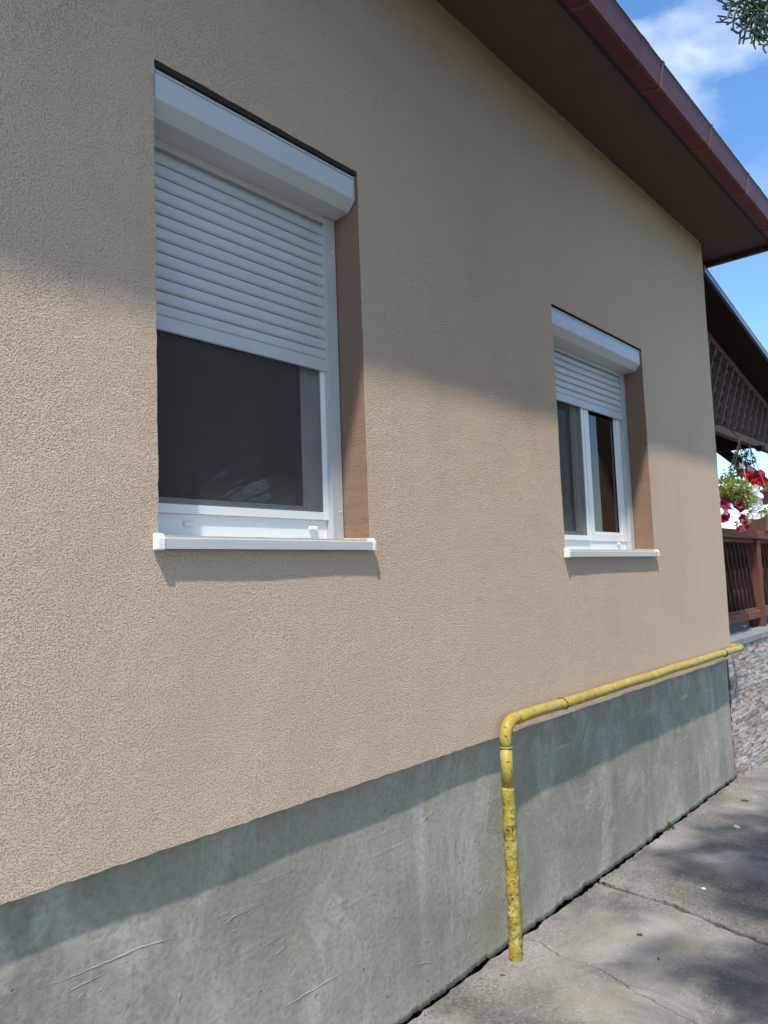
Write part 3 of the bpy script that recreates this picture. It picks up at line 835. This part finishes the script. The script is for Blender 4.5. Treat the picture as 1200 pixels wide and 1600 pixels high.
def bal_mesh():
    prof = [(0.020, 0.0), (0.020, 0.10), (0.034, 0.16), (0.026, 0.21), (0.038, 0.30), (0.030, 0.38), (0.020, 0.44), (0.034, 0.52), (0.020, 0.57), (0.020, 0.61)]
    pts = [(x, z) for x, z in prof] + [(-x, z) for x, z in reversed(prof)]
    n = len(pts); mb = MB(); mb.v += [V((x, -0.012, z)) for x, z in pts] + [V((x, 0.012, z)) for x, z in pts]
    for i in range(n): j = (i + 1) % n; mb.face((i, n + i, n + j, j))
    k = len(prof)
    for i in range(k - 1):
        a, b, c, d = i, i + 1, n - 2 - i, n - 1 - i
        mb.face((a, b, c, d)); mb.face((n + d, n + c, n + b, n + a))
    return mb.mesh('baluster', M['wood_u2'])
bm_ = bal_mesh()
def slat_bar(run, y):                                  # a lath leaning by its run over the height of the rail
    return MB().bar((0, y, 0.0), (run, y, 0.612), 0.016, 0.034, (0, 1, 0)).mesh('rail_lath', M['wood_u2'])
lean_a, lean_b = slat_bar(-0.20, -0.010), slat_bar(0.20, 0.0085)
for x0, x1 in ((6.08, 7.715), (7.85, 9.32)):
    x = x0 + 0.02
    while x < x1 - 0.02:
        if x - 0.20 > x0: put('rail_lath', lean_a, (x, 0.262, 1.189), rl)
        if x + 0.20 < x1: put('rail_lath', lean_b, (x, 0.262, 1.189), rl)
        x += 0.122
# railing at the far end
re_ = empty('end_railing', (9.42, 1.8, 1.0), ver)
mb = MB(); mb.box(9.36, 9.47, ry1 + .03, 3.4, 1.835, 1.912); mb.build('top_rail', M['wood_d'], re_)
mb = MB(); mb.box(9.375, 9.455, ry1 + .03, 3.4, 1.095, 1.172); mb.build('bottom_rail', M['wood_d'], re_)
y = 0.45
while y < 3.3:
    o = put('baluster', bm_, (9.415, y, 1.2), re_); o.rotation_euler.z = math.pi / 2; o.scale.z = 1.04; y += 0.118
# corner posts, tie beam, end beam and brace
for y in (0.26, 3.35):
    mb = MB(); mb.box(9.331, 9.449, y - .059, y + .059, 1.913, 3.15); mb.build('roof_post', M['wood_v'], ver, bevel=0.006)
mb = MB(); mb.box(6.06, 9.55, 0.285, 0.350, 2.800, 2.872); mb.build('front_beam', M['wood_d'], ver, bevel=0.004)
mb = MB(); mb.box(8.26, 8.36, 0.24, 3.4, 2.795, 2.799); mb.box(8.26, 8.36, 0.352, 3.4, 2.7995, 2.92); mb.build('tie_beam', M['wood_u'], ver)
mb = MB(); mb.box(8.255, 8.37, 0.22, 0.283, 2.75, 2.80); mb.build('beam_end', M['wood_u'], ver, bevel=0.004)
mb = MB(); mb.box(9.33, 9.45, 0.352, 3.5, 3.00, 3.14); mb.build('end_beam', M['wood_u'], ver)
mb = MB(); mb.bar((9.39, 1.18, 3.20), (9.39, 0.30, 2.33), 0.10, 0.13, (1, 0, 0)); mb.build('brace', M['wood_u'], ver)
# lattice in the gable, laths crossing
lat = empty('lattice', (7.8, 0.32, 2.87), ver)
SL = -0.205
ztop = lambda x: 3.68 + SL * (x - 7.12)
mb = MB(); mb.bar((6.06, 0.305, ztop(6.06) - .02), (9.55, 0.305, ztop(9.55) - .02), 0.045, 0.06, (0, 0, 1)); mb.build('top_batten', M['wood_d'], lat)
def lath(x0, sgn, y, wdt):
    """45 degree lath from the beam up to the sloping batten"""
    zb = 2.873; xb = x0
    # reach of the lath along its run until the batten
    if sgn > 0: t = (ztop(xb) - .04 - zb) / (1.25 - SL)
    else: t = (ztop(xb) - .04 - zb) / (1.25 + SL)
    xt = xb + sgn * t; zt = zb + 1.25 * t
    if xt > 9.5: t = 9.5 - xb; xt = 9.5; zt = zb + 1.25 * t
    if xt < 6.07: t = xb - 6.07; xt = 6.07; zt = zb + 1.25 * t
    if t < 0.05: return
    MB().bar((xb, y, zb), (xt, y, zt), 0.016, wdt, (0, 1, 0)).build('lath', M['wood_d'], lat)
x = 6.02
while x < 9.5:
    if x > 6.08: lath(x, 1, 0.300, 0.050)
    x += 0.195
x = 6.10
while x < 10.0:
    if x < 9.5: lath(x, -1, 0.3175, 0.026)
    x += 0.195
# sloping veranda roof
zr = lambda x: 3.905 + SL * (x - 6.119)
vr = empty('veranda_roof', (7.9, 1.8, 3.7), ver)
def roofbox(y0, y1, lo, hi, name, mat, x0=6.065, x1=9.95):
    mb = MB(); mb.v += [V((x, y, zr(x) + d)) for d in (lo, hi) for y in (y0, y1) for x in (x0, x1)]
    for q in ((0, 2, 3, 1), (4, 5, 7, 6), (0, 1, 5, 4), (2, 6, 7, 3), (0, 4, 6, 2), (1, 3, 7, 5)): mb.face(q)
    return mb.build(name, mat, vr)
y = 0.014
while y < 3.8:
    roofbox(y, y + 0.116, 0.004 + rnd.random() * .001, 0.03, 'roof_board', M['wood_u']); y += 0.12
roofbox(-0.004, 3.85, 0.031, 0.06, 'roof_sheet', M['tile'])
roofbox(-0.010, 0.0125, -0.006, 0.03, 'drip_edge', M['drip'])

# ------------------------------------------------------------------ flowers on the veranda
def leaf_quad(mb, p, d, n, ln, wd):
    d = d.normalized(); s = d.cross(n).normalized(); b = len(mb.v)
    mb.v += [p, p + d * ln * 0.5 + s * wd / 2 + n * wd * .15, p + d * ln, p + d * ln * 0.5 - s * wd / 2 + n * wd * .15]
    mb.face((b, b + 1, b + 2)); mb.face((b, b + 2, b + 3))
def rdir(r): 
    while True:
        v = V((r.uniform(-1, 1), r.uniform(-1, 1), r.uniform(-1, 1)))
        if 0.05 < v.length < 1: return v.normalized()
def foliage(name, parent, mat, blobs, seed, ln=0.035):
    r = random.Random(seed); mb = MB()
    for c, rad, n in blobs:
        for _ in range(n):
            d = rdir(r); p = V(c) + V((d.x * rad[0], d.y * rad[1], d.z * rad[2])) * (r.random() ** 0.4)
            leaf_quad(mb, p, (d + rdir(r) * 0.8 + V((0, 0, -0.3))), rdir(r), ln * r.uniform(.6, 1.2), ln * .55)
    return mb.build(name, mat, parent)
def petunia(mb, p, d, R_):
    d = d.normalized(); a = V((0, 0, 1)) if abs(d.z) < .9 else V((1, 0, 0)); s = d.cross(a).normalized(); u = d.cross(s); b = len(mb.v)
    mb.v.append(p - d * R_ * 0.9)
    for k in range(10):
        t = 2 * math.pi * k / 10; rr = R_ * (1.0 if k % 2 == 0 else 0.84); mb.v.append(p + (s * math.cos(t) + u * math.sin(t)) * rr * .55 - d * R_ * .15)
    for k in range(10):
        t = 2 * math.pi * k / 10; rr = R_ * (1.0 if k % 2 == 0 else 0.80); mb.v.append(p + (s * math.cos(t) + u * math.sin(t)) * rr + d * R_ * (.1 if k % 2 else 0))
    for k in range(10):
        j = (k + 1) % 10; mb.face((b, b + 1 + k, b + 1 + j)); mb.face((b + 1 + k, b + 11 + k, b + 11 + j, b + 1 + j))
def geranium(mb, p, R_, r):
    for _ in range(26):
        d = rdir(r); q = p + d * R_ * r.uniform(.75, 1); n = d
        s = n.cross(rdir(r)).normalized(); u = n.cross(s); e = R_ * .42; b = len(mb.v)
        mb.v += [q - s * e - n * e * .2, q - u * e, q + s * e - n * e * .2, q + u * e + n * e * .2]; mb.face((b, b + 1, b + 2, b + 3))
def pot(parent, c, r0, r1, h, seg=18):
    mb = MB(); mb.tube([(c[0], c[1], c[2] - h), (c[0], c[1], c[2] - 0.02), (c[0], c[1], c[2] - .02), (c[0], c[1], c[2])], [r0, r1, r1 * 1.07, r1 * 1.07], seg); return mb.build('pot', M['pot'], parent, smooth=False)
def basket(name, label, top, cpot, sprd, flowers, leaf, blobs, seed, potr=0.11, group='flower pots hanging on the veranda'):
    t = tag(empty(name, (cpot[0], cpot[1], cpot[2] - 0.14)), label, 'hanging basket', group)
    pot(t, cpot, potr * .72, potr, 0.14)
    r = random.Random(seed)
    for k in range(3):
        a = 2 * math.pi * k / 3 + seed; MB().tube([top, (cpot[0] + potr * math.cos(a), cpot[1] + potr * math.sin(a), cpot[2])], 0.0042, 5).build('rope', M['rope'], t)
    MB().tube([V(top) + V((0, 0, -.012)), V(top) + V((0, 0, .03))], 0.010, 6).build('rope_knot', M['rope'], t)
    foliage('foliage', t, M[leaf], blobs, seed)
    for kind, pts in flowers:
        for p in pts:
            mb = MB()
            if kind == 'red_petal': geranium(mb, V(p), 0.036, r)
            else: petunia(mb, V(p), V((-0.75, -0.6, 0.1)) + rdir(r) * 0.55, (0.028 if kind == 'white_petal' else 0.040) * r.uniform(.8, 1.15))
            mb.build('flower', M[kind], t)
    return t
r = random.Random(3)
# lime leaved petunia basket nearest the corner, on an iron arm in front of the beam
cA = V((6.44, 0.01, 2.19))
white = [(6.60 + r.uniform(-.13, .13) + 0.10 * math.sin(3.1 * k), -0.08 + r.uniform(-.04, .03), 2.25 - 0.28 * k + r.uniform(-.02, .02)) for k in [i / 48 for i in range(49)]]
mag = [(6.11, 0.0, 2.075), (6.135, -0.01, 2.055), (6.15, -0.01, 1.98), (6.12, 0.0, 1.96), (6.34, -0.06, 2.07), (6.365, -0.06, 2.045), (6.38, -0.06, 1.965), (6.42, -0.06, 1.935), (6.45, -0.06, 1.90), (6.27, -0.06, 1.875), (6.31, -0.07, 1.885)]
wh2 = [(6.22, -0.03, 2.06), (6.25, -0.04, 2.03), (6.14, -0.01, 2.01), (6.50, -0.04, 1.93), (6.52, -0.04, 1.90)]
bA = basket('hanging_basket', 'hanging basket of lime leaves with white and magenta petunias nearest the house corner', (6.745, 0.02, 2.63), cA, 0, [('white_petal', white + wh2), ('magenta_petal', mag)], 'lime', [(cA + V((0.0, -.02, .02)), (0.27, 0.10, 0.085), 640), (cA + V((0.06, -.04, -.06)), (0.24, 0.08, 0.08), 340), (cA + V((-.25, 0, .03)), (0.10, 0.07, 0.08), 160), (cA + V((.14, -.05, -.17)), (0.10, 0.05, 0.08), 80), ((6.40, -.05, 1.93), (0.07, .04, .07), 40)], 11)
MB().tube([(6.745, 0.285, 2.835), (6.745, 0.12, 2.79), (6.745, 0.02, 2.67)], 0.005, 6).build('hook', M['rust'], bA)
MB().tube([(6.52, 0.02, 2.25), (6.46, 0.02, 2.32), (6.53, 0.01, 2.385), (6.68, 0.01, 2.415)], 0.0036, 5).build('stem', M['green'], bA)
mb = MB(); petunia(mb, V((6.70, .0, 2.42)), V((-.2, -.7, .5)), 0.04); mb.build('flower', M['white_petal'], bA)
foliage('foliage', bA, M['green'], [((6.40, .02, 2.34), (0.10, .03, .03), 30), ((6.55, .01, 2.38), (0.10, .03, .03), 24)], 43)
# red geraniums in a brown pot behind
cB = V((8.32, 0.34, 2.34))
red = [(8.0 + r.uniform(-.25, .12), 0.28 + r.uniform(-.05, .03), 2.42 + r.uniform(-.08, .06)) for _ in range(13)] + [(8.28 + r.uniform(-.08, .12), 0.28 + r.uniform(-.05, .03), 2.49 + r.uniform(-.06, .05)) for _ in range(7)] + [(8.52 + r.uniform(-.10, .14), 0.27, 2.40 + r.uniform(-.06, .07)) for _ in range(12)]
basket('hanging_basket', 'hanging brown pot of red geraniums right of the white petunias', (8.16, 0.31, 2.79), cB, 0, [('red_petal', red)], 'lime', [(cB + V((.06, -.02, .02)), (0.28, 0.12, 0.07), 300)], 23, potr=0.16)
cC = V((8.75, 0.55, 2.70))
basket('hanging_basket', 'small green hanging plant at the picture edge above the red geraniums', (8.70, 0.50, 3.0), cC, 0, [('white_petal', [(8.62, .45, 2.62), (8.70, .44, 2.60), (8.68, .46, 2.64)])], 'green', [(cC + V((-.02, -.02, .04)), (0.20, 0.12, 0.09), 260)], 31, potr=0.08)
# trough on the rail
tr = tag(empty('flower_trough', (8.35, 0.25, 1.912)), 'brown trough of trailing greenery standing on the veranda rail', 'planter')
mb = MB(); mb.prism_x([(0.16, 1.913), (0.33, 1.913), (0.345, 2.055), (0.145, 2.055)], 7.93, 8.75); mb.build('trough', M['pot'], tr, bevel=0.004)
foliage('foliage', tr, M['lime'], [((8.4, 0.22, 2.10), (0.38, 0.09, 0.07), 420)], 41)
# ------------------------------------------------------------------ neighbouring house with red roof, far behind the veranda
nb = tag(empty('neighbour_house', (31, 6.2, 0)), 'distant pale house with a red tiled roof behind the veranda railing', 'house')
mb = MB(); mb.box(27, 36, 2.5, 12, -0.1, 1.95); mb.build('wall', M['far_wall'], nb)
mb = MB(); mb.v += [V((26.6, 2.1, 1.9)), V((36.4, 2.1, 1.9)), V((36.4, 12.4, 1.9)), V((26.6, 12.4, 1.9)), V((31, 6, 2.95)), V((32, 9, 2.95))]
for q in ((0, 1, 4), (1, 2, 5, 4), (2, 3, 5), (3, 0, 4, 5), (3, 2, 1, 0)): mb.face(q)
mb.build('roof', M['far_roof'], nb)
for y in (3.6, 5.4, 7.6, 9.6):
    mb = MB(); mb.box(26.96, 26.998, y, y + 0.9, 0.6, 1.6); mb.build('window', M['rubber'], nb)

# ------------------------------------------------------------------ thuja beside the path, right of the picture
tree = tag(empty('thuja_tree', (3.0, -2.45, -0.05)), 'dark green thuja tree whose sprays reach into the top right corner', 'tree')
def out_of_view(p):
    """true where a crown spray stays outside the camera view, right of it or above"""
    return (p.y < -1.82 + 0.127 * p.x - 0.078 * (p.z - 1.6)) or (0.9235 * (p.z - 1.6) > 0.675 * p.x + 0.63 * (p.y + 1.82))
def prism_seg(mb, p, q, r0, r1, n):
    d = (q - p).normalized(); s = d.cross(n).normalized(); b = len(mb.v)
    for c, rr in ((p, r0), (q, r1)): mb.v += [c + s * rr, c + n * rr * .55, c - s * rr, c - n * rr * .55]
    for i in range(4): j = (i + 1) % 4; mb.face((b + i, b + j, b + 4 + j, b + 4 + i))
def spray(mb, p, d, n, L_, rr, r, level=0, detail=2):
    """flat fern-like spray of scale leaves, branching in one plane"""
    d = d.normalized(); s = d.cross(n).normalized(); k = max(4, int(L_ / (0.0060 if detail == 2 else 0.02))); q = p; side = r.choice((1, -1))
    for i in range(k):
        t = i / k; dd = (d + s * r.uniform(-.12, .12) + n * r.uniform(-.08, .08)).normalized(); q2 = q + dd * L_ / k
        prism_seg(mb, q, q2, rr * (1.15 if i % 2 else .85), rr * (.85 if i % 2 else 1.15), n)
        if level < detail and 0.06 < t < 0.93:
            ln = L_ * (0.52 if level == 0 else 0.40) * (1 - t * 0.72) * r.uniform(.8, 1.15)
            if ln > 0.006: spray(mb, q2, dd * 0.75 + s * side * 0.72 + n * r.uniform(-.1, .1), n, ln, rr * .92, r, level + 1, detail)
            side = -side
        q = q2
r = random.Random(5)
mb = MB()
tips = [                                              # drooping sprays at the end of the lowest bough
    ((1.007, -1.635, 2.305), (0.943, -1.585, 2.256)), ((0.993, -1.618, 2.297), (0.965, -1.608, 2.236)),
    ((0.999, -1.624, 2.291), (0.952, -1.594, 2.245)), ((1.010, -1.633, 2.262), (0.973, -1.617, 2.225)),
    ((1.005, -1.635, 2.316), (0.939, -1.584, 2.279)), ((1.004, -1.631, 2.298), (0.971, -1.617, 2.249)),
    ((1.012, -1.638, 2.282), (0.955, -1.601, 2.270))]
for p, q in tips:
    p, q = V(p), V(q); spray(mb, p, q - p, (V((-.75, -.6, -.2)) + rdir(r) * .35).normalized(), (q - p).length, 0.00135, r)
# unseen crown sprays, set sunward so their shade falls on these paving spots
blobs = [((4.40, -0.42), 0.30, 1.0), ((4.95, -0.42), 0.34, 1.0), ((4.05, -0.70), 0.22, 0.7), ((3.62, -0.30), 0.13, 0.30), ((3.25, -0.58), 0.20, 0.45), ((3.35, -0.98), 0.28, 0.8), ((4.6, -0.95), 0.45, 1.0), ((5.6, -0.75), 0.40, 0.8), ((3.9, -1.35), 0.45, 0.8), ((5.0, -1.5), 0.6, 0.9), ((2.95, -0.98), 0.14, 0.4)]
crown = MB(); nsp = 0; hubs = []
for (bx, by), rad, dens in blobs:
    cnt = int(520 * rad * rad / 0.09 * dens * 0.75)
    for _ in range(cnt):
        a = r.uniform(0, 6.283); q = rad * math.sqrt(r.random()); h = r.uniform(2.4, 4.6)
        p = V((bx + q * math.cos(a), by + q * math.sin(a), 0)) - SUN * (h / -SUN.z)
        if not out_of_view(p) or p.y > -1.0 or p.x < 0.9: continue
        d = V((p.x - 3.0, p.y + 2.45, 0)).normalized() + V((0, 0, r.uniform(-.9, .3))) + rdir(r) * .5
        spray(crown, p, d, rdir(r), r.uniform(.12, .2), 0.0036, r, 0, 1); nsp += 1
        if nsp % 9 == 0: hubs.append(p)
BOUGH = [V((0.990, -1.618, 2.292)), V((1.000, -1.627, 2.304))]
for h_ in BOUGH:                                      # side sprays along the low boughs
    b0 = V((3.0, -2.45, h_.z - 0.55)); mid = b0.lerp(h_, 0.55) + V((0, 0, .12))
    for i in range(60):
        t = 0.25 + 0.71 * i / 60; p = (b0 * (1 - t / .5) + mid * (t / .5)) if t < .5 else mid.lerp(h_, (t - .5) / .5)
        d = (h_ - mid).normalized() + rdir(r) * .8 + V((0, -.25, -.2))
        if t < 0.9 or d.y < -0.1: spray(crown, p, d, rdir(r), r.uniform(.07, .13) * (1 if t < .9 else .5), 0.0020, r, 0, 1)
mb_tr = MB(); path = [V((3.0 + 0.03 * math.sin(i), -2.45 + 0.02 * math.cos(i * 1.3), -0.1 + i * 0.42)) for i in range(14)]
mb_tr.tube(path, [0.10 * (1 - i / 15.5) + 0.012 for i in range(14)], 12, wob=0.15)
for h_ in hubs + BOUGH:
    b0 = V((3.0, -2.45, max(1.2, h_.z - 0.55))); mid = b0.lerp(h_, 0.55) + V((0, 0, .12))
    mb_tr.tube([b0, mid, h_], [0.014, 0.008, 0.003], 5, caps=False)
mb_tr.build('trunk', M['bark'], tree, smooth=True)
for a in range(900):                                  # the far, upright side of the crown
    z_ = r.uniform(1.2, 5.6); rad = 0.75 * (1 - (z_ - 1.0) / 5.2) + .12; t = r.uniform(0, 6.283)
    p = V((3.0 + rad * math.cos(t), -2.45 + rad * math.sin(t), z_))
    if not out_of_view(p): continue
    spray(crown, p, V((math.cos(t), math.sin(t), .5)), rdir(r), r.uniform(.12, .2), 0.0026, r, 0, 1)
b = len(crown.v); crown.v += mb.v; crown.f += [tuple(i + b for i in f_) for f_ in mb.f]; crown.mi += mb.mi
crown.build('crown', M['thuja'], tree)

# ------------------------------------------------------------------ litter on the paving
def crumb(name, label, cat, p, size, mat, seed, flat=0.35):
    r = random.Random(seed); mb = MB(); n = 7
    ringp = [(size * r.uniform(.6, 1.1) * math.cos(6.283 * i / n), size * r.uniform(.35, .7) * math.sin(6.283 * i / n)) for i in range(n)]
    rz = r.uniform(0, 3); c, s = math.cos(rz), math.sin(rz)
    mb.v += [V((p[0] + x * c - y * s, p[1] + x * s + y * c, 0.001)) for x, y in ringp] + [V((p[0] + (x * c - y * s) * .7, p[1] + (x * s + y * c) * .7, size * flat * r.uniform(.6, 1.3))) for x, y in ringp]
    for i in range(n): j = (i + 1) % n; mb.face((i, j, n + j, n + i))
    mb.face([n + i for i in range(n)]); mb.face([i for i in reversed(range(n))])
    return tag(mb.build(name, mat), label, cat)
crumb('paint_chip', 'white paint chip on the paving near the far plinth corner', 'debris', (4.98, -0.28), 0.030, M['chip'], 1)
crumb('dry_leaf', 'dark curled leaf below the stone clad veranda base', 'leaf', (5.55, -0.17), 0.028, M['deadleaf'], 2)
crumb('dry_leaf', 'dry brown leaf in the middle of the slab right of the pipe', 'leaf', (3.30, -0.36), 0.020, M['deadleaf'], 3)
crumb('dry_leaf', 'small dark leaf nearer the viewer than the middle one', 'leaf', (3.15, -0.50), 0.012, M['deadleaf'], 4)
crumb('dry_leaf', 'brown scrap of leaf beside the foot of the yellow pipe', 'leaf', (2.66, -0.06), 0.012, M['deadleaf'], 5)
crumb('pebble', 'pale pebble on the far slab beyond the joint', 'stone', (3.95, -0.42), 0.014, M['chip'], 6)
# weed in the joint
wd = tag(empty('weed', (4.72, 0.035, 0)), 'tiny green weed growing from the gap at the foot of the plinth', 'weed')
foliage('leaves', wd, M['green'], [((4.72, 0.035, 0.014), (0.045, 0.012, 0.016), 46)], 77, ln=0.026)
# broken mortar crumbs along the foot of the plinth
mb = MB(); r = random.Random(9)
for _ in range(420):
    x = r.uniform(1.9, 6.05); s = r.uniform(.003, .009); y = r.uniform(0.012, 0.05); z = -0.004 if y < .03 else -0.05
    z0 = 0.0 if y < 0.022 else -0.072
    mb.tube([(x, y, z0), (x + s * .5, y, z0 + s * 1.4)], [s, s * .5], 5)
tag(mb.build('mortar_crumbs', M['pave']), 'crumbs of broken mortar along the foot of the plinth', 'rubble', kind='stuff')

# grit lying on the slabs
mb = MB(); r = random.Random(19)
for _ in range(1000):
    x = r.uniform(2.0, 6.1); y = -1.3 * r.random() ** 1.3 + 0.02; sz = r.uniform(.0010, .0034) * (1.6 if r.random() < .06 else 1)
    mb.tube([(x, y, -0.0005), (x + sz * .3, y + sz * .2, sz * 1.1)], [sz, sz * .6], 5)
tag(mb.build('grit', M['gritm']), 'loose pale grit scattered over the concrete paving', 'grit', kind='stuff')
